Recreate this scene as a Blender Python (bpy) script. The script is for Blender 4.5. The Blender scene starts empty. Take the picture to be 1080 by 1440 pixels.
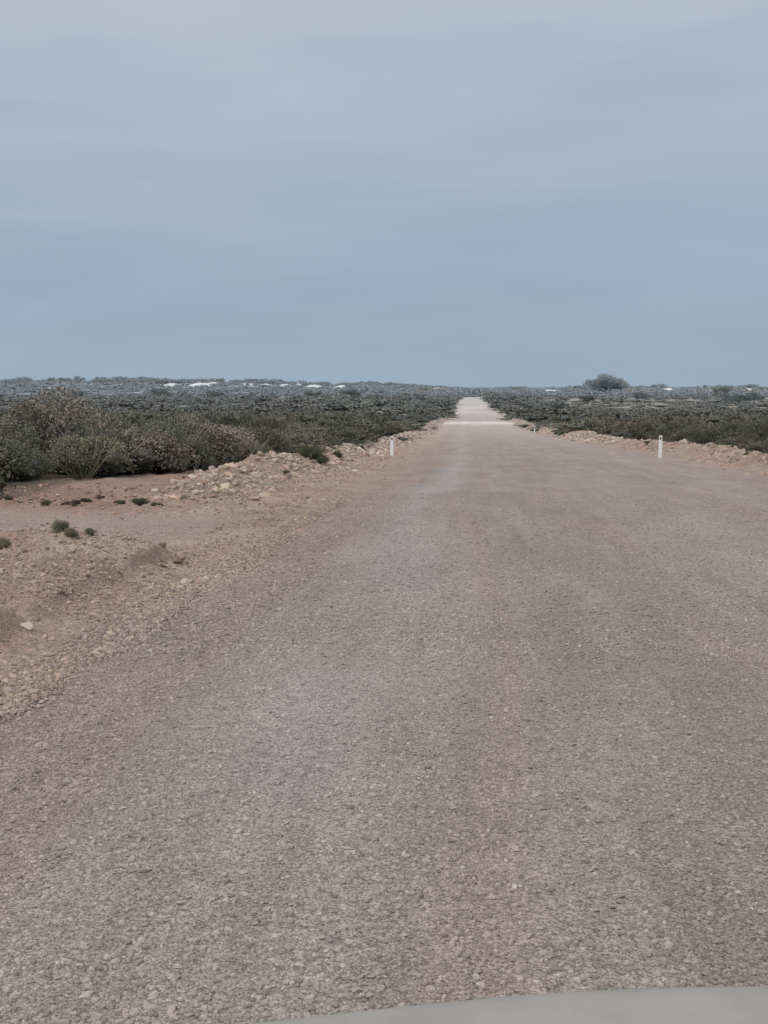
import bpy, math, numpy as np
from mathutils import Vector
rng = np.random.default_rng(7)
scene = bpy.context.scene
scene.view_settings.view_transform='Standard'
scene.view_settings.look='None'
scene.view_settings.exposure=0
COL = scene.collection

# ---------------------------------------------------------------- helpers
def sm(a,b,x):
    t=np.clip((np.asarray(x,float)-a)/(b-a),0,1); return t*t*(3-2*t)
def _h(ix,iy,s):
    n=(ix.astype(np.int64)*374761393+iy.astype(np.int64)*668265263+s*1442695041)&0x7fffffff
    n=((n^(n>>13))*1274126177)&0x7fffffff
    n=(n^(n>>16))&0xffff
    return n/65535.0
def vn(x,y,s=0):
    x=np.asarray(x,float); y=np.asarray(y,float)
    ix=np.floor(x); iy=np.floor(y); fx=x-ix; fy=y-iy
    fx=fx*fx*(3-2*fx); fy=fy*fy*(3-2*fy)
    a=_h(ix,iy,s); b=_h(ix+1,iy,s); c=_h(ix,iy+1,s); d=_h(ix+1,iy+1,s)
    return (a*(1-fx)+b*fx)*(1-fy)+(c*(1-fx)+d*fx)*fy
def fbm(x,y,o=4,s=0):
    r=0; a=.5; t=0
    for i in range(o):
        r=r+a*vn(x*2**i+i*17.3,y*2**i-i*9.1,s+i); t+=a; a*=.5
    return r/t
def mesh_np(name,V,faces,cols=None,smooth=False,mats=(),midx=None):
    me=bpy.data.meshes.new(name)
    V=np.asarray(V,np.float32)
    me.vertices.add(len(V)); me.vertices.foreach_set('co',V.ravel())
    fl=[np.asarray(f,np.int32) for f in faces if len(f)]
    loops=np.concatenate([f.ravel() for f in fl])
    tot=np.concatenate([np.full(len(f),f.shape[1],np.int32) for f in fl])
    st=np.concatenate([[0],np.cumsum(tot)[:-1]]).astype(np.int32)
    me.loops.add(len(loops)); me.loops.foreach_set('vertex_index',loops)
    me.polygons.add(len(tot)); me.polygons.foreach_set('loop_start',st)
    try: me.polygons.foreach_set('loop_total',tot)
    except Exception: pass
    me.polygons.foreach_set('use_smooth',np.full(len(tot),smooth,bool))
    for m in mats: me.materials.append(m)
    if midx is not None: me.polygons.foreach_set('material_index',np.asarray(midx,np.int32))
    me.update(calc_edges=True)
    if cols is not None:
        ca=me.color_attributes.new('col','FLOAT_COLOR','POINT')
        c4=np.ones((len(V),4),np.float32); c4[:,:3]=cols
        ca.data.foreach_set('color',c4.ravel())
    return me
def add(name,me,loc=(0,0,0),label=None,cat=None,kind=None,group=None,parent=None):
    o=bpy.data.objects.new(name,me); o.location=loc; COL.objects.link(o)
    if label:o['label']=label
    if cat:o['category']=cat
    if kind:o['kind']=kind
    if group:o['group']=group
    if parent:o.parent=parent
    return o

# ---------------------------------------------------------------- terrain
_py=np.arange(-200,9000,2.0)
_pz=np.interp(_py,[-200,0,185,262,330,440,740,800,1100,2000,9000],[5.6,0,-5.25,-6.0,-7.0,-6.8,-4.7,-6.2,-7.4,-8,-9])
_k=np.ones(17)/17
_pz=np.convolve(np.pad(_pz,8,'edge'),_k,'valid')
def prof(Y): return np.interp(Y,_py,_pz)
def bend(Y):
    "the road drifts very slightly sideways with distance"
    return np.interp(Y,[0,70,160,263,440,740,1200],[0,0,-1.1,-2.2,-3.2,-4.6,-6])
def ridge(X):
    b=np.interp(X,[-2500,-900,-600,-300,-150,-60,0,200,400,1500,2500],[14,14,13.5,11,8.5,6,4.5,4.5,5,7,10])
    return b+(fbm(X/55.0,X*0+3.3,3,5)-.5)*8
def left_edge(Y): return -3.3+(fbm(Y/2.5,Y*0,3,2)-.5)*.6
def track(X,Y):
    c=20.0-.22*(X+5)+(fbm(X/2,Y/2,2,81)-.5)*1.0
    return sm(3.9,2.3,np.abs(Y-c))*sm(-3.4,-5.0,X)
def moundmask(X,Y):
    n=fbm(X/1.2,Y/1.8,4,21)
    ed=left_edge(Y)
    m=sm(0,1.0,ed-X)*(1-sm(14.4,15.2,Y+.12*(X+4)+ (n-.5)*1.6))
    lip=np.exp(-((Y-13.9)/.75)**2)
    u=ed-X-.25*n-.2*fbm(X*2.5,Y*2.5,3,9)
    return m,lip,u
def hgt(X,Y,full=True):
    X=np.asarray(X,float);Y=np.asarray(Y,float); XW=X; X=X-bend(Y)
    z=prof(Y)
    off=sm(12,40,np.abs(X-2.5))
    z=z+off*(fbm(XW/60,Y/60,3,11)-.5)*1.6*sm(20,120,Y)
    z=z+sm(1050,1500,Y)*(1-sm(1650,2100,Y))*ridge(XW)*(.7+.6*fbm(XW/120,Y/120,3,44))
    near=1-sm(500,800,Y)
    n=fbm(X/1.2,Y/1.8,4,21)
    cr=11.2+(fbm(Y/9,Y*0,2,31)-.5)*.9
    z=z+near*np.exp(-((X-cr)/.8)**2)*(.22+.65*n)*(.6+.8*fbm(Y/14,Y*0+2,2,37))
    z=z+near*sm(11,13,X)*.25
    cl=-6.5+(fbm(Y/7,Y*0,2,33)-.5)*1.0
    g=sm(24.5,28.5,Y+ .5*(X+5))
    z=z+near*g*np.exp(-((X-cl)/.85)**2)*(.14+.5*n)*(.6+.8*fbm(Y/10,Y*0+2,2,38))
    z=z+near*g*sm(-6,-7.5,X)*.22
    m,lip,u=moundmask(X,Y)
    z=z+m*(.04+.40*fbm(X/1.3,Y/1.3,4,51))*(.65+.9*sm(-3.8,-5.5,X)*(1-sm(9.5,13.5,Y)*.75))
    z=z+(.08+.07*lip)*sm(0,.25,m)*sm(.29,.34,u)
    ed=left_edge(Y)
    lo=sm(0,.8,ed-X)+sm(9.6,10.4,X)
    tr=track(X,Y)
    z=z+lo*(1-tr*.85)*((fbm(X/.35,Y/.35,4,61)-.5)*.20)*(1-sm(60,150,Y))
    z=z-tr*.07+tr*(fbm(X/3,Y/.28,3,63)-.5)*.09
    z=z+(fbm(X*2.2,Y*.12,3,71)-.5)*.026*sm(-3.4,-2.8,X)*(1-sm(9,10,X))
    return z

SX=np.array([-4.5,-3.2,-2.4,-1.85,-1.5,-.8,-.3,-.05,.2,.42,.85,1.2,1.8,2.5,4,5.5,7,9,10.5])
SC=np.array([(.42,.312,.25),(.395,.30,.247),(.355,.285,.243),(.362,.288,.243),(.362,.312,.285),(.40,.355,.332),(.375,.322,.295),(.368,.30,.26),
 (.372,.30,.26),(.36,.305,.276),(.362,.298,.262),(.352,.296,.268),(.358,.292,.256),(.352,.295,.266),(.375,.32,.292),(.364,.297,.267),(.383,.325,.296),(.382,.308,.27),(.42,.315,.255)])
def lerp(a,b,t):
    t=np.asarray(t)[...,None]; return a*(1-t)+b*t
def veg_mask(X,Y):
    X=X-bend(Y)
    b=np.interp(Y,[24,27,31,36,44,250,400,5000],[-13.0,-11.0,-9.7,-8.3,-7.4,-6.9,-5.0,-4.6])
    rb=np.interp(Y,[0,250,400,5000],[12.2,12.2,10.2,9.8])
    w=(fbm(X/2.2,Y/2.2,3,91)-.5)*1.6
    v=np.maximum(sm(0,.8,b-X+w)*sm(24.5,26.5,Y), sm(rb,rb+1,X+w))
    return np.maximum(v,sm(775,790,Y))
def clearing(X,Y):
    "open, low patches in the scrub plain"
    a=fbm(X/38,Y/15,3,301)
    c=sm(.54,.64,a)*sm(55,95,Y)
    p=sm(380,470,Y)*(1-sm(760,900,Y))*sm(22,40,X)*sm(.36,.48,fbm(X/60,Y/60,3,305))
    return np.maximum(c,p*.85)
def base_col(X,Y):
    XW0=X; X=X-bend(Y)
    Xw=X+(fbm(X/1.5,Y/9,3,101)-.5)*.8*np.clip(Y/8,.6,2)
    c=np.stack([np.interp(Xw,SX,SC[:,i]) for i in range(3)],-1)
    p=fbm(X/.9,Y/3.5,4,111)
    c=lerp(c,np.array([.375,.29,.242]),np.clip((p-.48)*2.0,0,.45))
    c=c*(1+.24*(fbm(X*5,Y*.25,3,121)-.5))[...,None]*(1+.26*(fbm(X*1.2,Y*.5,4,122)-.5))[...,None]
    road=sm(-3.6,-3.1,X)*(1-sm(9.8,10.3,X))
    soil=lerp(np.array([.425,.315,.255]),np.array([.34,.235,.185]),np.clip((fbm(X/1.4,Y/1.4,4,131)-.35)*2.5,0,1))
    soil=lerp(soil,np.array([.50,.395,.33]),np.clip((fbm(X/.5,Y/.5,4,133)-.52)*3.4,0,.6))
    red=sm(22,25,Y)*(1-sm(32,40,Y))*sm(-5.5,-8,X)
    soil=lerp(soil,np.array([.30,.195,.15]),red*.6)
    c=lerp(soil,c,road)
    c=lerp(c,np.array([.375,.31,.272]),track(X,Y)*.85*(.45+.55*fbm(X/1.8,Y/.22,3,7)))
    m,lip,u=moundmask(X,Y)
    c=lerp(c,np.array([.18,.11,.08]),np.exp(-((u-.31)/.04)**2)*lip**2*sm(0,.2,m)*.6)  # shade of the small cut edge painted in, in an exposed-soil brown
    v=veg_mask(XW0,Y)
    g=lerp(np.array([.17,.135,.105]),np.array([.10,.10,.072]),sm(40,120,Y))
    cl0=clearing(XW0,Y)
    g=lerp(g,np.array([.19,.18,.13]),cl0*.85)
    g=lerp(g,np.array([.29,.235,.19]),cl0*sm(380,470,Y)*sm(22,40,XW0)*.8)
    c=lerp(c,g,v)
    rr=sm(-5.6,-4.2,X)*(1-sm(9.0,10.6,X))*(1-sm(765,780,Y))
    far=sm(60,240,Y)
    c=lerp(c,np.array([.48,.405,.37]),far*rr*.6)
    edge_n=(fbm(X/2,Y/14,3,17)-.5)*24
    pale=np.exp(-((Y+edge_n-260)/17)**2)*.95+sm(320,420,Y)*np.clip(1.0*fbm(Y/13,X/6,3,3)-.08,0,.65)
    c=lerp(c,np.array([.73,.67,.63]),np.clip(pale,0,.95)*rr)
    return c

def axis_y():
    ys=list(np.arange(-25,2.5,.5)); y=2.5
    while y<9000:
        ys.append(y); y+=max(.055,(y)*.0075)
    return np.array(ys)
YS=axis_y()
def axis_x():
    a=np.concatenate([np.arange(-13,-2.6,.055),np.arange(-2.6,9.4,.4),np.arange(9.4,14,.12)])
    l=[-13]; s=.1
    while l[-1]>-5000: s*=1.045; l.append(l[-1]-s)
    r=[14]; s=.15
    while r[-1]<5000: s*=1.045; r.append(r[-1]+s)
    return np.concatenate([np.array(l[1:])[::-1],a,np.array(r)])
def grid(xs,ys):
    X,Y=np.meshgrid(xs,ys); nx=len(xs); ny=len(ys)
    i=np.arange(nx*ny).reshape(ny,nx)
    F=np.stack([i[:-1,:-1],i[:-1,1:],i[1:,1:],i[1:,:-1]],-1).reshape(-1,4)
    return X,Y,F

# ---------------------------------------------------------------- materials
def newmat(n):
    m=bpy.data.materials.new(n); m.use_nodes=True
    nt=m.node_tree; b=nt.nodes['Principled BSDF']; b.inputs['Roughness'].default_value=.95
    b.inputs['Specular IOR Level'].default_value=.15
    return m,nt,b
def N(nt,t,**k):
    n=nt.nodes.new(t)
    for a,v in k.items(): setattr(n,a,v)
    return n
def mixc(nt,bt,f,a,b):
    n=N(nt,'ShaderNodeMix',data_type='RGBA',blend_type=bt)
    for s,v in ((0,f),(6,a),(7,b)):
        if v is None: continue
        if hasattr(v,'is_linked') : nt.links.new(v,n.inputs[s])
        else: n.inputs[s].default_value=v
    return n.outputs[2]
def math_n(nt,op,a,b=None,clamp=False):
    n=N(nt,'ShaderNodeMath',operation=op,use_clamp=clamp)
    for i,v in ((0,a),(1,b)):
        if v is None: continue
        if hasattr(v,'is_linked'): nt.links.new(v,n.inputs[i])
        else: n.inputs[i].default_value=v
    return n.outputs[0]
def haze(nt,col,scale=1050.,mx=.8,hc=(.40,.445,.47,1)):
    """air haze painted into the base colour: grows with distance along the ground from the near end of the road"""
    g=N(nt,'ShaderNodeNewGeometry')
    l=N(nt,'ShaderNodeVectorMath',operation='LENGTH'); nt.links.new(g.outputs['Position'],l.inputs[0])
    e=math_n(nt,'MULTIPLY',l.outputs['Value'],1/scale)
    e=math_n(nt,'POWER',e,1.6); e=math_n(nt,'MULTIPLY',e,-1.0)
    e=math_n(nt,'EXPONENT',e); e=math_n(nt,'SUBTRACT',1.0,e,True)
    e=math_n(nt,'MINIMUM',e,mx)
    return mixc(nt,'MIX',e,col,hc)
def ground_mat():
    m,nt,b=newmat('gravel_earth'); L=nt.links
    at=N(nt,'ShaderNodeAttribute',attribute_name='col')
    g=N(nt,'ShaderNodeNewGeometry'); P=g.outputs['Position']
    v1=N(nt,'ShaderNodeTexVoronoi'); v1.inputs['Scale'].default_value=85; L.new(P,v1.inputs['Vector'])
    v2=N(nt,'ShaderNodeTexVoronoi'); v2.inputs['Scale'].default_value=34; L.new(P,v2.inputs['Vector'])
    n1=N(nt,'ShaderNodeTexNoise'); n1.inputs['Scale'].default_value=9; n1.inputs['Detail'].default_value=9; n1.inputs['Roughness'].default_value=.7; L.new(P,n1.inputs['Vector'])
    n2=N(nt,'ShaderNodeTexNoise'); n2.inputs['Scale'].default_value=1.6; n2.inputs['Detail'].default_value=6; L.new(P,n2.inputs['Vector'])
    def var(s,lo,hi):
        r=N(nt,'ShaderNodeMapRange'); L.new(s,r.inputs[0]); r.inputs[3].default_value=lo; r.inputs[4].default_value=hi
        return r.outputs[0]
    s1=N(nt,'ShaderNodeSeparateColor'); L.new(v1.outputs['Color'],s1.inputs[0])
    s2=N(nt,'ShaderNodeSeparateColor'); L.new(v2.outputs['Color'],s2.inputs[0])
    f=math_n(nt,'MULTIPLY',var(s1.outputs[0],.64,1.38),var(s2.outputs[1],.86,1.16))
    f=math_n(nt,'MULTIPLY',f,var(n1.outputs[0],.60,1.40))
    f=math_n(nt,'MULTIPLY',f,var(n2.outputs[0],.85,1.16))
    c=N(nt,'ShaderNodeVectorMath',operation='SCALE'); L.new(at.outputs['Color'],c.inputs[0]); L.new(f,c.inputs['Scale'])
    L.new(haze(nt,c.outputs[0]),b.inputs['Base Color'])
    h=math_n(nt,'ADD',math_n(nt,'MULTIPLY',v1.outputs['Distance'],-.9),math_n(nt,'MULTIPLY',v2.outputs['Distance'],-.7))
    h=math_n(nt,'ADD',h,math_n(nt,'MULTIPLY',n1.outputs[0],1.6))
    bp=N(nt,'ShaderNodeBump'); bp.inputs['Strength'].default_value=1.0; bp.inputs['Distance'].default_value=.015
    L.new(h,bp.inputs['Height']); L.new(bp.outputs[0],b.inputs['Normal'])
    return m
def attr_mat(name,rough=.9,bump=None,hz=True,noise=0):
    m,nt,b=newmat(name); L=nt.links
    at=N(nt,'ShaderNodeAttribute',attribute_name='col')
    oi=N(nt,'ShaderNodeObjectInfo')
    c=mixc(nt,'MULTIPLY',1.0,at.outputs['Color'],oi.outputs['Color'])
    g=N(nt,'ShaderNodeNewGeometry')
    if noise:
        n=N(nt,'ShaderNodeTexNoise'); n.inputs['Scale'].default_value=noise; n.inputs['Detail'].default_value=6
        L.new(g.outputs['Position'],n.inputs['Vector'])
        r=N(nt,'ShaderNodeMapRange'); L.new(n.outputs[0],r.inputs[0]); r.inputs[3].default_value=.6; r.inputs[4].default_value=1.4
        s=N(nt,'ShaderNodeVectorMath',operation='SCALE'); L.new(c,s.inputs[0]); L.new(r.outputs[0],s.inputs['Scale']); c=s.outputs[0]
        if bump:
            bp=N(nt,'ShaderNodeBump'); bp.inputs['Distance'].default_value=bump; L.new(n.outputs[0],bp.inputs['Height']); L.new(bp.outputs[0],b.inputs['Normal'])
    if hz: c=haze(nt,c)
    L.new(c,b.inputs['Base Color']); b.inputs['Roughness'].default_value=rough
    return m
M_ground=ground_mat()
M_stone=attr_mat('stone',.9,.004,True,70)
M_leaf=attr_mat('foliage',.8)
M_wood=attr_mat('twig_wood',.9,None,True,12)
M_sand=attr_mat('pale_sand',.95,None,False,.2)

# ground
xs=axis_x(); X,Y,F=grid(xs,YS)
Z=hgt(X,Y)
XB=X-bend(Y)
inr=sm(-2.95,-2.6,XB)*(1-sm(9.0,9.5,XB))
Z=Z-(.09+.12*sm(60,200,Y))*inr
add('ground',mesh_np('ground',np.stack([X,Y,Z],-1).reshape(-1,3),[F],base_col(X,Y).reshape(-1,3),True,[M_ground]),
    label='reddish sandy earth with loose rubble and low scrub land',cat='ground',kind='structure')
# road
xr=np.concatenate([np.arange(-3.6,3,.06),np.arange(3,10,.12)])
yr=YS[YS<780]; X,Y,F=grid(xr,yr)
e=(fbm(Y/1.2,Y*0,3,15)-.5)*.5
dip=np.maximum(sm(-2.75,-3.35,X+e),sm(9.1,9.7,X+e))
X=X+bend(Y)
Z=hgt(X,Y)+.006-.12*dip
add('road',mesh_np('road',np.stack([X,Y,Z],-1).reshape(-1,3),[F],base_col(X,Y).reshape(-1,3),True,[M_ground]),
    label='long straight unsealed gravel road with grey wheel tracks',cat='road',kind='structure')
# sea
sea=mesh_np('sea',[(-9000,5200,-7.2),(9000,5200,-7.2),(9000,30000,-7.2),(-9000,30000,-7.2)],[np.array([[0,1,2,3]])])
m,nt,b=newmat('sea_water'); b.inputs['Base Color'].default_value=(.2,.3,.36,1); b.inputs['Roughness'].default_value=.6
sea.materials.append(m); add('sea',sea,label='grey blue sea on the horizon',cat='sea',kind='structure')

# ---------------------------------------------------------------- stones
t=(1+5**.5)/2
ICO=np.array([(-1,t,0),(1,t,0),(-1,-t,0),(1,-t,0),(0,-1,t),(0,1,t),(0,-1,-t),(0,1,-t),(t,0,-1),(t,0,1),(-t,0,-1),(-t,0,1)],float)/math.sqrt(1+t*t)
ICF=np.array([(0,11,5),(0,5,1),(0,1,7),(0,7,10),(0,10,11),(1,5,9),(5,11,4),(11,10,2),(10,7,6),(7,1,8),(3,9,4),(3,4,2),(3,2,6),(3,6,8),(3,8,9),(4,9,5),(2,4,11),(6,2,10),(8,6,7),(9,8,1)])
def stones(P,S,C,flat=.6,jag=(.7,1.2)):
    n=len(P)
    V=ICO[None]*(rng.uniform(jag[0],jag[1],(n,12,1)))
    V=V*np.stack([rng.uniform(.75,1.3,n),rng.uniform(.75,1.3,n),rng.uniform(.45,.9,n)*flat*1.4],-1)[:,None]
    a=rng.uniform(0,6.283,n); ca,sa=np.cos(a)[:,None],np.sin(a)[:,None]
    tl=rng.normal(0,.35,n)[:,None]
    x=V[...,0].copy(); z=V[...,2].copy(); V[...,0],V[...,2]=x*np.cos(tl)-z*np.sin(tl),x*np.sin(tl)+z*np.cos(tl)
    x=V[...,0].copy(); y=V[...,1].copy()
    V[...,0]=x*ca-y*sa; V[...,1]=x*sa+y*ca
    V=V*S[:,None,None]+P[:,None]
    Fc=(ICF[None]+(np.arange(n)*12)[:,None,None]).reshape(-1,3)
    Cc=np.repeat(C,12,0)
    return V.reshape(-1,3),Fc,Cc
def scol(n,base,wf=.018):
    c=np.tile(np.array(base),(n,1))*rng.uniform(.6,1.28,(n,1))
    c=c*(1+rng.normal(0,.03,(n,3)))
    w=rng.random(n)<wf; c[w]=np.array([.56,.49,.43])*rng.uniform(.8,1.1,(w.sum(),1))
    return np.clip(c,.03,.8)
def scatter_road(n,y0,y1,smin,smax,pw):
    u=rng.random(n); yy=(y0**(1-pw)+u*(y1**(1-pw)-y0**(1-pw)))**(1/(1-pw))
    xx=rng.uniform(-.47*yy-.6,.32*yy+.6,n)
    k=(xx<9.6)&(xx>-3.3)
    dens=.3+.85*fbm(xx*1.6,yy*.25,3,200)
    dens=np.where((xx<-1.4)&(xx>-3),1,dens)
    k&=rng.random(n)<dens
    xx=xx[k];yy=yy[k];n=len(xx)
    s=smin*np.exp(rng.exponential(.40,n)); s=np.minimum(s,smax)*np.where(xx<-1.9,1.2,1)
    P=np.stack([xx,yy,hgt(xx,yy)+.006+s*.15],-1)
    c=base_col(xx,yy)*rng.uniform(.60,1.34,(n,1)); c=lerp(c,np.array([.38,.345,.325]),rng.uniform(.05,.45,n))
    w=rng.random(n)<.01; c[w]=np.array([.53,.48,.44])
    return P,s,c
A=[scatter_road(125000,2.9,11,.0038,.016,.2),scatter_road(85000,9,30,.0074,.021,.9)]
P=np.concatenate([a[0] for a in A]);S=np.concatenate([a[1] for a in A]);C=np.concatenate([a[2] for a in A])
V,Fc,Cc=stones(P,S,C,.75)
add('road_gravel',mesh_np('road_gravel',V,[Fc],Cc,False,[M_stone]),label='loose grey and tan gravel stones covering the road',cat='gravel',kind='stuff')
pts=[];ss=[];bs=[]
def rub(n,xf,y0,y1,smin,smax,base,ex=.55,lift=.1,pw=1,cl=2.6,wf=.018):
    yy=y0+(y1-y0)*rng.random(n)**pw; xx=xf(yy,n)
    k=rng.random(n)>track(xx,yy)*.8
    k&=(rng.random(n)<np.clip(fbm(xx*1.1,yy*.5,3,55)*cl-.6,.1,1))
    xx=xx[k]+bend(yy[k]);yy=yy[k];n=len(xx)
    s=np.minimum(smin*np.exp(rng.exponential(ex,n)),smax)
    pts.append(np.stack([xx,yy,hgt(xx,yy)+s*lift],-1)); ss.append(s); bs.append(scol(n,base,wf))
rub(70000,lambda y,n:left_edge(y)-rng.exponential(1.7,n)+.55,4,16.5,.005,.030,(.415,.315,.255),.5,.1,1,3.4,.01)
rub(14000,lambda y,n:rng.uniform(-14,-2.8,n),15,28,.01,.038,(.405,.305,.247),.5,.1,1,3,.008)
rub(4600,lambda y,n:-6.3+rng.normal(0,.65,n)+(fbm(y/7,y*0,2,33)-.5),26,60,.02,.13,(.47,.365,.295),.7,.05,1,2.6)
rub(9000,lambda y,n:-5.5+rng.normal(0,1.0,n),26,60,.012,.045,(.43,.33,.265))
rub(6000,lambda y,n:-6.2+rng.normal(0,.7,n),60,330,.05,.2,(.51,.41,.345),.5,.1,1.5,2.8)
rub(5000,lambda y,n:11.0+rng.normal(0,.65,n),34,90,.02,.13,(.445,.34,.275),.7,.05,1,2.4)
rub(6500,lambda y,n:11.0+rng.normal(0,.7,n),90,330,.05,.2,(.50,.40,.335),.5,.1,1.3,2.8)
rub(2500,lambda y,n:rng.uniform(-16,-7,n),23,30,.015,.06,(.35,.24,.19))
V,Fc,Cc=stones(np.concatenate(pts),np.concatenate(ss),np.concatenate(bs),.75,(.55,1.35))
add('verge_rubble',mesh_np('verge_rubble',V,[Fc],Cc,False,[M_stone]),label='tan and pinkish limestone rubble heaped along the road edges',cat='rubble',kind='stuff')
def rock_mesh(seed):
    import bmesh
    r=np.random.default_rng(seed); bm=bmesh.new(); bmesh.ops.create_icosphere(bm,subdivisions=3,radius=1)
    pl=[(lambda d:(d/np.linalg.norm(d)))(r.normal(size=3)) for _ in range(13)]
    for v in bm.verts:
        p=np.array(v.co)
        for d in pl:
            k=p@d
            if k>.6: p=p-d*(k-.6)*.95
        p=p*np.array([1.2,.9,.7])*(1+.04*math.sin(9*p[0]+seed)*math.cos(7*p[1]))
        v.co=p
    me=bpy.data.meshes.new('rock'); bm.to_mesh(me); bm.free()
    ca=me.color_attributes.new('col','FLOAT_COLOR','POINT')
    ca.data.foreach_set('color',np.ones(len(me.vertices)*4,np.float32))
    me.materials.append(M_stone); return me
RM=[rock_mesh(s) for s in range(6)]
def rock(x,y,s,c,label,up=.15):
    x=x+float(bend(y)); z=float(hgt(x,y))
    o=add('rock',RM[rng.integers(6)],(x,y,z+s*up),label,'rock',group='loose rocks beside the gravel road')
    o.scale=(s*rng.uniform(.85,1.15),s*rng.uniform(.85,1.15),s*rng.uniform(.8,1.1)); o.rotation_euler=(rng.normal(0,.3),rng.normal(0,.3),rng.uniform(0,6.28))
    o.color=(*c,1)
rock(-3.68,9.55,.07,(.53,.445,.385),'pale tan rock on the sandy mound')
rock(-3.2,13.0,.075,(.50,.43,.38),'pale tan rock at the gravel road edge')
rock(-3.05,13.3,.05,(.5,.43,.38),'pale tan rock at the gravel road edge')
rock(-3.15,12.6,.045,(.48,.4,.34),'pale tan rock at the gravel road edge')
for k,(a,b_,s_) in enumerate([(-3.78,14.9,.08),(-3.68,14.65,.09),(-3.62,14.35,.085),(-3.76,14.1,.06),(-3.88,15.1,.06),(-3.70,13.85,.05),(-3.56,14.5,.05),(-3.84,14.45,.07)]):
    rock(a,b_,s_,(.25,.165,.12),'dark brown clod of earth at the eroded road edge',.2)
for i in range(30):
    y=rng.uniform(27,58); x=-6.3+rng.normal(0,.6); k=rng.uniform(.75,1.1)
    rock(x,y,rng.uniform(.10,.2),(.48*k,.375*k,.305*k),'tan limestone rock in the rubble windrow')
for i in range(18):
    y=rng.uniform(48,80); x=11.1+rng.normal(0,.6); k=rng.uniform(.75,1.1)
    rock(x,y,rng.uniform(.10,.2),(.46*k,.355*k,.29*k),'pinkish rock in the earth windrow')
for i in range(14):
    y=rng.uniform(8,15); x=float(left_edge(np.array(y)))-rng.exponential(.8)-.1; k=rng.uniform(.75,1.1)
    rock(x,y,rng.uniform(.03,.05),(.43*k,.335*k,.27*k),'tan rock on the sandy mound')

# ---------------------------------------------------------------- shrubs
def bush_np(r,nl,leaf,W=1.0,H=.8,core=True,lobes=7,spiky=.15,cb=.5,cr_=(.5,.74)):
    c=np.stack([r.uniform(-.6,.6,lobes)*W,r.uniform(-.6,.6,lobes)*W,r.uniform(.2,.66,lobes)*H],-1)
    q=np.hypot(c[:,0],c[:,1]); c[:,2]*=1.15-.5*np.clip(q,0,.8)
    rad=r.uniform(.26,.46,lobes)*W
    li=r.integers(0,lobes,nl)
    d=r.normal(size=(nl,3)); d/=np.linalg.norm(d,axis=1)[:,None]; d[:,2]=np.where(d[:,2]<-.35,-d[:,2],d[:,2])
    rr=rad[li]*(1-np.abs(r.normal(0,.14,nl))+ (r.random(nl)<spiky)*r.uniform(0,.3,nl))
    p=c[li]+d*rr[:,None]*np.array([1,1,.8])
    p[:,2]=np.maximum(p[:,2],.02)
    a=d*.7+r.normal(0,.8,(nl,3)); a[:,2]+=.2; a/=np.linalg.norm(a,axis=1)[:,None]
    b=np.cross(a,r.normal(size=(nl,3))); b/=np.linalg.norm(b,axis=1)[:,None]
    s=leaf*r.uniform(.6,1.4,nl)[:,None]
    V=np.stack([p-a*s*.5,p+b*s*.38,p+a*s*.55,p-b*s*.38],1).reshape(-1,3)
    Fq=np.arange(nl*4).reshape(-1,4)
    lb=r.uniform(.85,1.2,lobes)
    k=(r.uniform(.78,1.22,nl)*lb[li]*(.70+.38*np.clip(p[:,2]/H,0,1)))  # shading painted into leaf colour: darker near the foot, lighter on top
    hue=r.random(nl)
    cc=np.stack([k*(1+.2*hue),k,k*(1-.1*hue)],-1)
    cc=np.repeat(cc,4,0)
    out=[V];cols=[cc];tri=[]
    off=len(V)
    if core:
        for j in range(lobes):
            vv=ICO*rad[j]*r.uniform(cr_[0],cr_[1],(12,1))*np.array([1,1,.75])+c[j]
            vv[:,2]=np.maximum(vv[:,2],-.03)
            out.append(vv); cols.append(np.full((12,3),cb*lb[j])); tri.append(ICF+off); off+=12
    return np.concatenate(out),Fq,(np.concatenate(tri) if tri else np.zeros((0,3),int)),np.concatenate(cols)
def twigs(r,n,W=.9,H=.8):
    V=[];Fq=[];o=0
    for i in range(n):
        a=r.uniform(0,6.28); q=r.uniform(.3,1); e=np.array([math.cos(a)*W*q,math.sin(a)*W*q,H*r.uniform(.5,1.15-.3*q)])
        b=np.array([math.cos(a)*.08,math.sin(a)*.08,-.05]); m=(b+e)/2+r.normal(0,.08,3)
        for p0,p1,r0,r1 in ((b,m,.018,.011),(m,e,.011,.003)):
            for k in range(3):
                t0=k*2.094
                V.append(p0+np.array([math.cos(t0),math.sin(t0),0])*r0)
            for k in range(3):
                t0=k*2.094; V.append(p1+np.array([math.cos(t0),math.sin(t0),0])*r1)
            for k in range(3): Fq.append([o+k,o+(k+1)%3,o+3+(k+1)%3,o+3+k])
            o+=6
    return np.array(V),np.array(Fq)
def shrub_mesh(seed,nl,leaf,H=.8,**k):
    r=np.random.default_rng(seed)
    V,Fq,T,C=bush_np(r,nl,leaf,1,H,**k)
    tv,tf=twigs(r,34,.95,H)
    tf=tf+len(V)
    Va=np.concatenate([V,tv]); Ca=np.concatenate([C,np.tile([1.6,1.45,1.3],(len(tv),1))])
    mi=[0]*len(Fq)+[1]*len(tf)+[0]*len(T)
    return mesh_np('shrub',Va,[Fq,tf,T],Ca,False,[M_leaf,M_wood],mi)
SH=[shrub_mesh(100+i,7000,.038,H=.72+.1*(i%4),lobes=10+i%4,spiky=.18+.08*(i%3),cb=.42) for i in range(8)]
dunes=[]
def at(px,D): return (px-670)/1700*D
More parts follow.
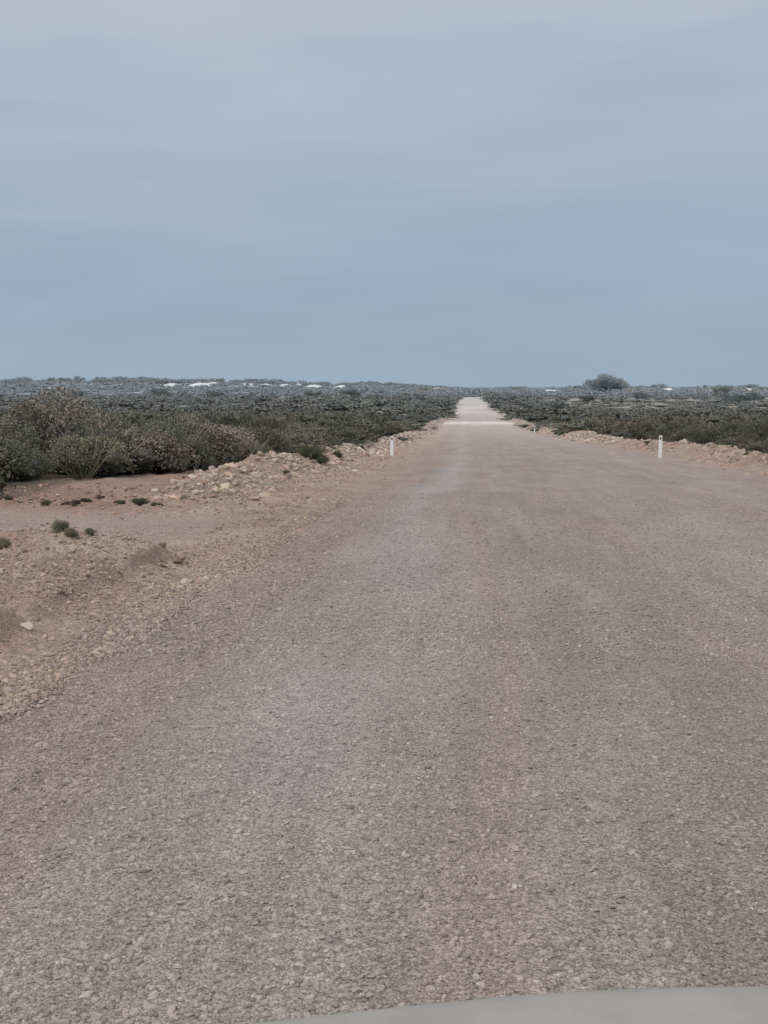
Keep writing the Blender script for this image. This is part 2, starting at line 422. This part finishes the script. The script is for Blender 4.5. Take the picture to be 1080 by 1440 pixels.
for k,(px,w,h,D) in enumerate([(236,16,1.9,1400),(254,12,1.2,1425),(276,20,1.7,1410),(296,15,1.5,1415),(348,20,.8,1390),(372,12,1.0,1400),(400,13,1.7,1430),(418,14,1.4,1425),(440,18,1.3,1410),(480,12,1.0,1410),
    (120,14,.5,1400),(165,12,.6,1400),(615,16,1.0,1400),(770,18,1.1,1380),(930,18,1.1,1380),(985,12,.8,1380),(1040,14,.7,1400)]):
    dunes.append((at(px,D),D,w,60,h*1.7,k+20))
pos=[]
d=24.5
while d<1700:
    s=max(1.6,d*.0135) if d<1000 else 13.5*(d/1000)**.2
    xa=np.arange(-.56*d-14,.42*d+14,s)
    x=xa+rng.uniform(-.7,.7,len(xa))*s; y=d+rng.uniform(-.7,.7,len(xa))*s
    pos.append(np.stack([x,y,np.full(len(x),s)],-1)); d+=s*.9
pos=np.concatenate(pos)
nr=11000; yr_=rng.uniform(1200,1660,nr); xr_=rng.uniform(-.5,.36,nr)*yr_
pos=np.concatenate([pos,np.stack([xr_,yr_,np.full(nr,8.)],-1)])
vm=veg_mask(pos[:,0],pos[:,1])
cl_=clearing(pos[:,0],pos[:,1])
sp_=fbm(pos[:,0]/3.6,pos[:,1]/3.6,2,305)
keep=(rng.random(len(pos))<vm*(1-.72*cl_)*np.where((sp_<.42)&(pos[:,1]>46),.45,.98))
for (dx,dy,w,dp,h,_) in dunes:
    keep&=~((np.abs(pos[:,0]-dx)<w*.5)&(pos[:,1]>dy-110)&(pos[:,1]<dy+20)&(rng.random(len(pos))<.88))
pos=pos[keep]; cl_=cl_[keep]
x,y,s=pos.T
sz=s*np.exp(rng.normal(-.34,.38,len(x))); sz=np.minimum(sz,5.5)
farf=sm(250,1300,y)
hs=fbm(x/20,y/14,3,333)
hgtscale=np.minimum(sz*rng.uniform(.9,1.4,len(x)),(1.25+1.5*farf)*np.clip(-.2+2.4*hs,.4,2)*rng.uniform(.7,1.25,len(x)))
tall=rng.random(len(x))<.06; hgtscale[tall]*=1.6
sz=np.where(tall,sz*1.25,sz)
rgt=(x>13.5)&(y<110); hgtscale[rgt]*=1.3
nl_=(x<-8)&(y<46); hgtscale[nl_]=np.maximum(hgtscale[nl_],rng.uniform(1.05,1.65,nl_.sum()))
sz[nl_]=np.clip(sz[nl_],1.2,2.0)
hgtscale*=1-.5*cl_
G=np.array([(.100,.110,.083),(.122,.130,.096),(.152,.147,.128),(.116,.128,.088),(.158,.156,.122),(.080,.088,.068)])
q=fbm(x/11,y/11,3,311)+rng.normal(0,.08,len(x))
ci=np.select([q<.40,q<.48,q<.55,q<.63,q<.70],[0,5,1,3,4],default=1)
fm=(x<-8)&(y<46); ci[fm]=np.where(rng.random(fm.sum())<.5,2,np.where(rng.random(fm.sum())<.6,0,1))
fade=sm(60,300,y)
vr=1+(rng.uniform(.76,1.28,len(x))-1)*(1-.6*fade)
bc=G[ci]*vr[:,None]
bc=lerp(bc,np.array([.114,.121,.090]),fade*.5)
bc=lerp(bc,np.array([.18,.184,.135]),np.clip(cl_*.65,0,1))
pt=fbm(x/55,y/17,3,327)
bc=bc*(.42+1.15*pt)[:,None]
br=sm(.52,.66,fbm(x/40,y/14,3,399))
bc=lerp(bc,np.array([.155,.132,.108]),br*.4)
dist=np.hypot(x,y)
order=np.argsort(dist+ (np.abs(np.arctan2(x,y)+.075)>.325)*1000)
x=x[order];y=y[order];sz=sz[order];hgtscale=hgtscale[order];bc=bc[order];dist=dist[order];ci=ci[order]
z=hgt(x,y)
NI=280
lab={0:'dark green low shrub in dense coastal scrub',1:'olive green low shrub in dense coastal scrub',2:'grey brown twiggy shrub at the scrub edge',3:'green rounded shrub in dense coastal scrub',4:'dry pale olive shrub in dense coastal scrub',5:'dark green low shrub in dense coastal scrub'}
for i in range(NI):
    o=add('shrub',SH[rng.integers(8)],(x[i],y[i],z[i]-.03),lab[int(ci[i])],'shrub',group='low scrub bushes beside the road')
    w=sz[i]*1.15; o.scale=(w*rng.uniform(.85,1.2),w*rng.uniform(.85,1.2),hgtscale[i]*1.15)
    o.rotation_euler=(0,0,rng.uniform(0,6.28)); o.color=(*bc[i],1)
def mass(idx,tm):
    Vs=[];Fs=[];Ts=[];Cs=[];off=0
    ti=rng.integers(0,len(tm),len(idx))
    for t_i,(V,Fq,T,C) in enumerate(tm):
        I=idx[ti==t_i]; n=len(I)
        if n==0: continue
        a=rng.uniform(0,6.283,n); ca=np.cos(a)[:,None]; sa=np.sin(a)[:,None]
        w=sz[I]*1.2
        vx=(V[None,:,0]*ca-V[None,:,1]*sa)*w[:,None]+x[I][:,None]
        vy=(V[None,:,0]*sa+V[None,:,1]*ca)*w[:,None]+y[I][:,None]
        vz=V[None,:,2]*hgtscale[I][:,None]*1.15+z[I][:,None]-.03
        Vs.append(np.stack([vx,vy,vz],-1).reshape(-1,3))
        o=(np.arange(n)*len(V))[:,None,None]+off
        Fs.append((Fq[None]+o).reshape(-1,4)); Ts.append((T[None]+o).reshape(-1,3))
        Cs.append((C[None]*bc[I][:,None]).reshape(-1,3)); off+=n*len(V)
    return np.concatenate(Vs),np.concatenate(Fs),np.concatenate(Ts),np.concatenate(Cs)
idx=np.arange(NI,len(x))
r=np.random.default_rng(5)
LA=[bush_np(r,1800,.058,1,.8,lobes=9,spiky=.16,cb=.5) for _ in range(6)]
LB=[bush_np(r,380,.11,1,.8,lobes=8,spiky=.14,cb=.7,cr_=(.55,.78)) for _ in range(6)]
LC=[bush_np(r,110,.17,1,.8,lobes=5,spiky=.12,cb=.82,cr_=(.5,.75)) for _ in range(8)]
parts=[]
for T_,sel in ((LA,dist[idx]<95),(LB,(dist[idx]>=95)&(dist[idx]<260)),(LC,dist[idx]>=260)):
    parts.append(mass(idx[sel],T_))
off=0;Vs=[];Fs=[];Ts=[];Cs=[]
for V,Fq,T,C in parts:
    Vs.append(V);Fs.append(Fq+off);Ts.append(T+off);Cs.append(C);off+=len(V)
add('scrub',mesh_np('scrub',np.concatenate(Vs),[np.concatenate(Fs),np.concatenate(Ts)],np.concatenate(Cs),False,[M_leaf]),
    label='dense grey green coastal scrub spreading to the horizon',cat='scrub',kind='stuff')
print('shrubs',len(x))

def plant(px,py_,s,c,lab):
    o=add('small_plant',SH[rng.integers(8)],(px,py_,float(hgt(px,py_))-.01),lab,'plant',group='small plants on bare earth')
    o.scale=(s,s*rng.uniform(.8,1.2),s*rng.uniform(.9,1.2)); o.rotation_euler=(0,0,rng.uniform(0,6)); o.color=(*c,1)
gg=(.14,.15,.10)
plant(-4.75,13.8,.14,(.23,.225,.16),'tufted grey green plant on the sandy mound')
plant(-4.95,14.0,.15,(.20,.20,.14),'tufted grey green plant on the sandy mound')
plant(-4.6,14.05,.10,(.20,.20,.14),'tufted grey green plant on the sandy mound')
plant(-5.45,13.4,.17,(.26,.25,.18),'dry tufted plant on the sandy mound')
plant(-5.75,13.7,.14,(.26,.25,.18),'dry tufted plant on the sandy mound')
plant(-8.4,25.4,.19,(.08,.09,.065),'small dark green plant beside the side track')
plant(-7.5,24.9,.15,(.11,.12,.08),'small dark green plant beside the side track')
plant(-7.0,24.6,.2,(.10,.11,.075),'small dark green plant beside the side track')
plant(-6.7,24.9,.14,gg,'small green plant beside the side track')
plant(-9.2,25.2,.13,gg,'small green plant beside the side track')
plant(-6.0,43.0,.55,(.12,.14,.085),'green plant growing on the rubble windrow')
plant(-5.8,44.5,.4,(.12,.14,.085),'green plant growing on the rubble windrow')
for i in range(12):
    plant(rng.uniform(-12,-8),rng.uniform(24,27),rng.uniform(.06,.16),(.14,.13,.095),'small grey green plant on bare reddish earth')
for i in range(10):
    yy=rng.uniform(34,70); plant(-6.6+rng.normal(0,.4),yy,rng.uniform(.15,.35),(.14,.15,.10),'small green plant on the rubble windrow')
for i in range(10):
    yy=rng.uniform(48,90); plant(11.4+rng.normal(0,.4)+float(bend(yy)),yy,rng.uniform(.2,.4),(.13,.14,.095),'small green plant on the earth windrow')

# ---------------------------------------------------------------- trees
def tree(px,py_,W,H,seed,label,c=(.085,.10,.075)):
    r=np.random.default_rng(seed); z0=float(hgt(px,py_))
    root=add('tree',None,(px,py_,z0),label,'tree',group='distant trees above the scrub'); root.empty_display_size=.5
    V=[];Fq=[];o=0
    def limb(p0,p1,r0,r1):
        nonlocal o
        ax=(p1-p0); ax/=np.linalg.norm(ax); u=np.cross(ax,[.3,.9,.1]); u/=np.linalg.norm(u); v=np.cross(ax,u)
        for p,rr in ((p0,r0),(p1,r1)):
            for k in range(8):
                V.append(p+(u*math.cos(k*.785)+v*math.sin(k*.785))*rr)
        for k in range(8): Fq.append([o+k,o+(k+1)%8,o+8+(k+1)%8,o+8+k])
        o+=16
    b=np.array([0,0,-.3]); f=np.array([W*.02,0,H*.3]); limb(b,f,W*.03,W*.02)
    nl=13; cen=[]
    for k in range(nl):
        a=k*2.4+r.uniform(-.3,.3); q=r.uniform(.08,.4)*W
        e=np.array([math.cos(a)*q,math.sin(a)*q,H*(r.uniform(.4,.84)-.08*(q/W/.38)**2)]); limb(f,e,W*.013,W*.004); cen.append(e)
    me=mesh_np('trunk',V,[np.array(Fq)],np.tile([.09,.07,.055],(len(V),1)),True,[M_wood]); add('trunk',me,parent=root)
    Vs=[];Cs=[]
    for e in cen:
        n=420; rad=W*r.uniform(.12,.18)
        dd=r.normal(size=(n,3)); dd/=np.linalg.norm(dd,axis=1)[:,None]
        p=e+dd*rad*(r.random(n)**.4)[:,None]*np.array([1,1,.6])
        bb=r.normal(size=(n,3)); bb/=np.linalg.norm(bb,axis=1)[:,None]; cc=np.cross(bb,r.normal(size=(n,3))); cc/=np.linalg.norm(cc,axis=1)[:,None]
        s=W*.012*r.uniform(.6,1.5,n)[:,None]
        Vs.append(np.stack([p-bb*s,p+cc*s*.6,p+bb*s,p-cc*s*.6],1).reshape(-1,3))
        Cs.append(np.repeat(np.array(c)*r.uniform(.6,1.4,(n,1)),4,0))
    Vs=np.concatenate(Vs)
    add('crown',mesh_np('crown',Vs,[np.arange(len(Vs)).reshape(-1,4)],np.concatenate(Cs),False,[M_leaf]),parent=root)
tree(134,1260,44,19.5,1,'broad lone tree standing above the distant scrub',(.19,.20,.18))
tree(120,1270,26,15,2,'lower spreading tree beside a broad lone tree',(.19,.20,.18))
tree(148,1275,26,14.5,10,'lower spreading tree beside a broad lone tree',(.19,.20,.18))
tree(134,1280,30,13,11,'lower spreading tree beside a broad lone tree',(.19,.20,.18))
tree(45,500,9,4.8,3,'rounded dark green tree above the scrub')
tree(28,420,6,3.2,14,'rounded dark green tree above the scrub')
tree(150,760,14,7.0,4,'dark spreading tree in the distant scrub')
tree(118,560,14,5.5,5,'wide dark tree in the distant scrub')
tree(128,575,12,5.0,15,'wide dark tree in the distant scrub')
tree(80,600,10,4.6,16,'wide dark tree in the distant scrub')
tree(-66,640,14,5.4,6,'dark spreading tree in the distant scrub')
tree(-90,660,12,5.0,7,'dark spreading tree in the distant scrub')
tree(-190,720,16,5.4,8,'dark spreading tree in the distant scrub')
tree(-235,700,14,5.2,9,'dark spreading tree in the distant scrub')
tree(-150,690,12,4.8,17,'dark spreading tree in the distant scrub')
rt=np.random.default_rng(77)
for k in range(84):
    D=rt.uniform(1430,1560); px=rt.uniform(0,640)**1.0 if k<66 else rt.uniform(700,1080)
    hh_=rt.uniform(3.5,7)*(1.4 if px<220 else 1) if px<520 else rt.uniform(3.5,5.5)
    tree(at(px,D),D,rt.uniform(14,34),hh_,200+k,'hazy rounded tree on the distant dune ridge',(.14,.15,.13))

# ---------------------------------------------------------------- far white sand dunes
def dune(cx,cy,w,dp,h,seed):
    xs_=np.linspace(-1,1,48); ys_=np.linspace(-1,1,16); X,Y,F=grid(xs_,ys_)
    n=fbm(X*3+seed,Y*2,4,seed); rr=np.sqrt(X**2+Y**2)+(n-.5)*1.1
    Zl=h*np.maximum(0,1-rr**2)*(.3+1.4*n)-1.0*(rr>1)
    gx=X*w/2+cx; gy=Y*dp/2+cy
    zc=hgt(gx,gy)+Zl+.6
    k=np.clip(.88+.2*(n-.5),0,1)[...,None]*np.array([.80,.81,.80])
    me=mesh_np('sand_dune',np.stack([gx-cx,gy-cy,zc-zc.min()],-1).reshape(-1,3),[F],k.reshape(-1,3),True,[M_sand])
    add('sand_dune',me,(cx,cy,float(zc.min())),'bare white sand dune among distant scrub hills','sand dune',kind='structure',group='white sand dunes on the horizon')
for dd_ in dunes: dune(*dd_)

# ---------------------------------------------------------------- guide posts
def box(name,sx,sy,sz_,mat,bev=.004,taper=1.0):
    import bmesh
    bm=bmesh.new(); bmesh.ops.create_cube(bm,size=1)
    for v in bm.verts:
        k=taper if v.co.z>0 else 1
        v.co=(v.co.x*sx*k,v.co.y*sy,(v.co.z+.5)*sz_)
    bmesh.ops.bevel(bm,geom=bm.edges[:],offset=bev,segments=2,affect='EDGES')
    me=bpy.data.meshes.new(name); bm.to_mesh(me); bm.free(); me.materials.append(mat); return me
def plain(name,c,rough=.5,noise=0):
    m,nt,b=newmat(name); b.inputs['Roughness'].default_value=rough; b.inputs['Specular IOR Level'].default_value=.4
    n=N(nt,'ShaderNodeTexNoise'); n.inputs['Scale'].default_value=6; n.inputs['Detail'].default_value=6
    tc=N(nt,'ShaderNodeTexCoord'); nt.links.new(tc.outputs['Object'],n.inputs['Vector'])
    r=N(nt,'ShaderNodeMapRange'); nt.links.new(n.outputs[0],r.inputs[0]); r.inputs[3].default_value=1-noise; r.inputs[4].default_value=1+noise
    s=N(nt,'ShaderNodeVectorMath',operation='SCALE'); s.inputs[0].default_value=c; nt.links.new(r.outputs[0],s.inputs['Scale'])
    nt.links.new(s.outputs[0],b.inputs['Base Color']); return m
Mw=plain('white_plastic',(.88,.88,.87),.5,.04); Mr=plain('red_reflector',(.25,.05,.04),.2,.05); Mg=plain('grey_reflector',(.22,.20,.20),.2,.05)
pm=box('post',.15,.04,1.0,Mw,.006,.95); rm=box('reflector',.08,.008,.11,Mr,.003); rg=box('reflector',.08,.008,.11,Mg,.003)
def gpost(px,py_,rx,lab,s=1.0):
    px=px+float(bend(py_))
    e=add('guide_post',None,(px,py_,float(hgt(px,py_))-.04),lab,'guide post',group='white guide posts along the gravel road')
    e.rotation_euler=(rng.normal(0,.015),rng.normal(0,.02),rng.normal(0,.1)); e.scale=(s,s,s)
    add('post',pm,parent=e); add('reflector',rx,(0,-.0245,.82),parent=e)
gpost(-4.35,62,rm,'white guide post with red reflector on gravel shoulder',1.05)
gpost(8.95,60,rg,'white guide post with grey reflector on gravel shoulder',1.15)
gpost(9.7,178,rg,'small white guide post further down the road')

# ---------------------------------------------------------------- vehicle front
m,nt,b=newmat('car_paint'); L=nt.links
b.inputs['Roughness'].default_value=.5; b.inputs['Specular IOR Level'].default_value=.3
n=N(nt,'ShaderNodeTexNoise'); n.inputs['Scale'].default_value=4; n.inputs['Detail'].default_value=10; n.inputs['Roughness'].default_value=.65
tc=N(nt,'ShaderNodeTexCoord'); L.new(tc.outputs['Object'],n.inputs['Vector'])
r_=N(nt,'ShaderNodeValToRGB'); r_.color_ramp.elements[0].color=(.275,.265,.235,1); r_.color_ramp.elements[1].color=(.375,.36,.322,1); r_.color_ramp.elements[0].position=.3; r_.color_ramp.elements[1].position=.7
L.new(n.outputs[0],r_.inputs[0]); L.new(r_.outputs[0],b.inputs['Base Color']); Mp=m
car=add('car',None,(.6,.6,0),'pale grey four wheel drive car seen over its bonnet','car')
def hood_z(u,v):
    return 1.062+.10*(1-v)-.006*np.abs(u)**2+.004*sm(.8,.45,np.abs(u))
U=np.linspace(-1,1,321); Vv=np.linspace(0,1,120)
UU,VV,F=grid(U,Vv)
yf=1.535-.185*(UU*.98)**2
yy=-.1+(yf+.1)*VV
zz=hood_z(UU,VV)-np.where(VV>.93,((VV-.93)/.07)**2.2*.055,0)
add('bonnet',mesh_np('bonnet',np.stack([UU*.98,yy-.6,zz],-1).reshape(-1,3),[F],None,True,[Mp]),parent=car)
per=[]
yc=1.535-.185*.98**2
for v in np.linspace(0,1,20): per.append((-.982,-.1+(yc+.1)*v))
for u in np.linspace(-1,1,50)[1:-1]: per.append((u*.982,1.538-.185*(u*.98)**2))
for v in np.linspace(1,0,20): per.append((.982,-.1+(yc+.1)*v))
per=np.array(per); rows=[]
for zt,o_ in ((.99,.0),(.95,.012),(.85,.02),(.7,.03),(.6,.06),(.42,.05),(.36,.0)):
    c=np.array([0,.5]); d_=per-c; rows.append(np.concatenate([per+d_/np.linalg.norm(d_,axis=1)[:,None]*o_-[0,.6],np.full((len(per),1),zt)],1))
np_=len(per); ii=np.arange(len(rows)*np_).reshape(len(rows),np_)
Fb=np.stack([ii[:-1,:-1],ii[1:,:-1],ii[1:,1:],ii[:-1,1:]],-1).reshape(-1,4)
add('body',mesh_np('body',np.concatenate(rows),[Fb],None,True,[Mp]),parent=car)
Mt=plain('tyre_rubber',(.03,.03,.03),.8,.2); Ml=plain('headlight_glass',(.5,.52,.55),.15,.05); Mrim=plain('rim_metal',(.45,.45,.46),.35,.1)
def ring(name,prof_,mat,seg=40):
    V=[];n_=len(prof_)
    for k in range(seg):
        a=2*math.pi*k/seg
        for (xx,rr) in prof_: V.append((xx,math.cos(a)*rr,math.sin(a)*rr))
    Fq=[[k*n_+j,((k+1)%seg)*n_+j,((k+1)%seg)*n_+j+1,k*n_+j+1] for k in range(seg) for j in range(n_-1)]
    return mesh_np(name,V,[np.array(Fq)],None,True,[mat])
ty=ring('tyre',[(-.11,.24),(-.12,.34),(-.09,.38),(.09,.38),(.12,.34),(.11,.24),(-.11,.24)],Mt)
rim=ring('rim',[(-.10,.24),(-.03,.22),(-.06,.08),(-.08,.001)],Mrim)
for sx in (-.86,.86):
    w=add('wheel',None,(sx,.1,.38),parent=car)
    if sx>0: w.rotation_euler=(0,0,math.pi)
    add('tyre',ty,parent=w); add('rim',rim,parent=w)
    add('headlight',box('headlight',.28,.06,.16,Ml,.02),(sx*.8,.80,.74),parent=car)

# ---------------------------------------------------------------- light, sky, camera
el=math.radians(50); az=math.radians(-140)
w=bpy.data.worlds.new('World'); scene.world=w; w.use_nodes=True
nt=w.node_tree; L=nt.links; bg=nt.nodes['Background']
sky=N(nt,'ShaderNodeTexSky',sky_type='NISHITA'); sky.sun_disc=False; sky.sun_elevation=el; sky.sun_rotation=az
sky.air_density=1; sky.dust_density=3
sc=N(nt,'ShaderNodeVectorMath',operation='SCALE'); L.new(sky.outputs[0],sc.inputs[0]); sc.inputs['Scale'].default_value=.07
tc=N(nt,'ShaderNodeTexCoord'); mp=N(nt,'ShaderNodeMapping'); mp.inputs['Scale'].default_value=(1,1,6); mp.inputs['Location'].default_value=(3.1,.7,2.2); L.new(tc.outputs['Generated'],mp.inputs['Vector'])
n=N(nt,'ShaderNodeTexNoise'); n.inputs['Scale'].default_value=3.0; n.inputs['Detail'].default_value=7; n.inputs['Roughness'].default_value=.5; n.inputs['Distortion'].default_value=.4; L.new(mp.outputs[0],n.inputs['Vector'])
sp=N(nt,'ShaderNodeSeparateXYZ'); L.new(tc.outputs['Generated'],sp.inputs[0])
zz=math_n(nt,'ADD',sp.outputs['Z'],math_n(nt,'MULTIPLY',math_n(nt,'SUBTRACT',n.outputs[0],.5),.22))
rp=N(nt,'ShaderNodeValToRGB'); L.new(zz,rp.inputs[0])
st=[(0,(.334,.430,.532)),(.07,(.328,.426,.538)),(.14,(.355,.456,.565)),(.20,(.397,.482,.587)),(.27,(.450,.512,.620)),(.33,(.493,.540,.648)),(.6,(.78,.80,.86)),(1,(1.07,1.05,1.05))]
cr=rp.color_ramp
while len(cr.elements)<len(st): cr.elements.new(.5)
for e_,(p,c) in zip(cr.elements,st): e_.position=p; e_.color=(*c,1)
n3=N(nt,'ShaderNodeTexNoise'); n3.inputs['Scale'].default_value=4.5; n3.inputs['Detail'].default_value=6; L.new(mp.outputs[0],n3.inputs['Vector'])
r3=N(nt,'ShaderNodeMapRange'); L.new(n3.outputs[0],r3.inputs[0]); r3.inputs[3].default_value=.93; r3.inputs[4].default_value=1.07
s3=N(nt,'ShaderNodeVectorMath',operation='SCALE'); L.new(rp.outputs[0],s3.inputs[0]); L.new(r3.outputs[0],s3.inputs['Scale'])
out=mixc(nt,'MIX',.97,sc.outputs[0],s3.outputs[0])
L.new(out,bg.inputs['Color']); bg.inputs['Strength'].default_value=1.0
sd=bpy.data.lights.new('sun','SUN'); sd.energy=1.1; sd.angle=math.radians(20); sd.color=(1,.95,.89)
so=bpy.data.objects.new('sun',sd); COL.objects.link(so)
dv=Vector((math.sin(az)*math.cos(el),math.cos(az)*math.cos(el),math.sin(el)))
so.rotation_euler=dv.to_track_quat('Z','Y').to_euler()
cd=bpy.data.cameras.new('camera'); cam=bpy.data.objects.new('camera',cd); COL.objects.link(cam); scene.camera=cam
cd.sensor_fit='VERTICAL'; cd.sensor_height=24; cd.lens=1700/1440*24; cd.clip_end=40000; cd.clip_start=.05
cam.location=(0,0,1.8); cam.rotation_euler=(math.radians(90-5.94),0,math.radians(4.38))
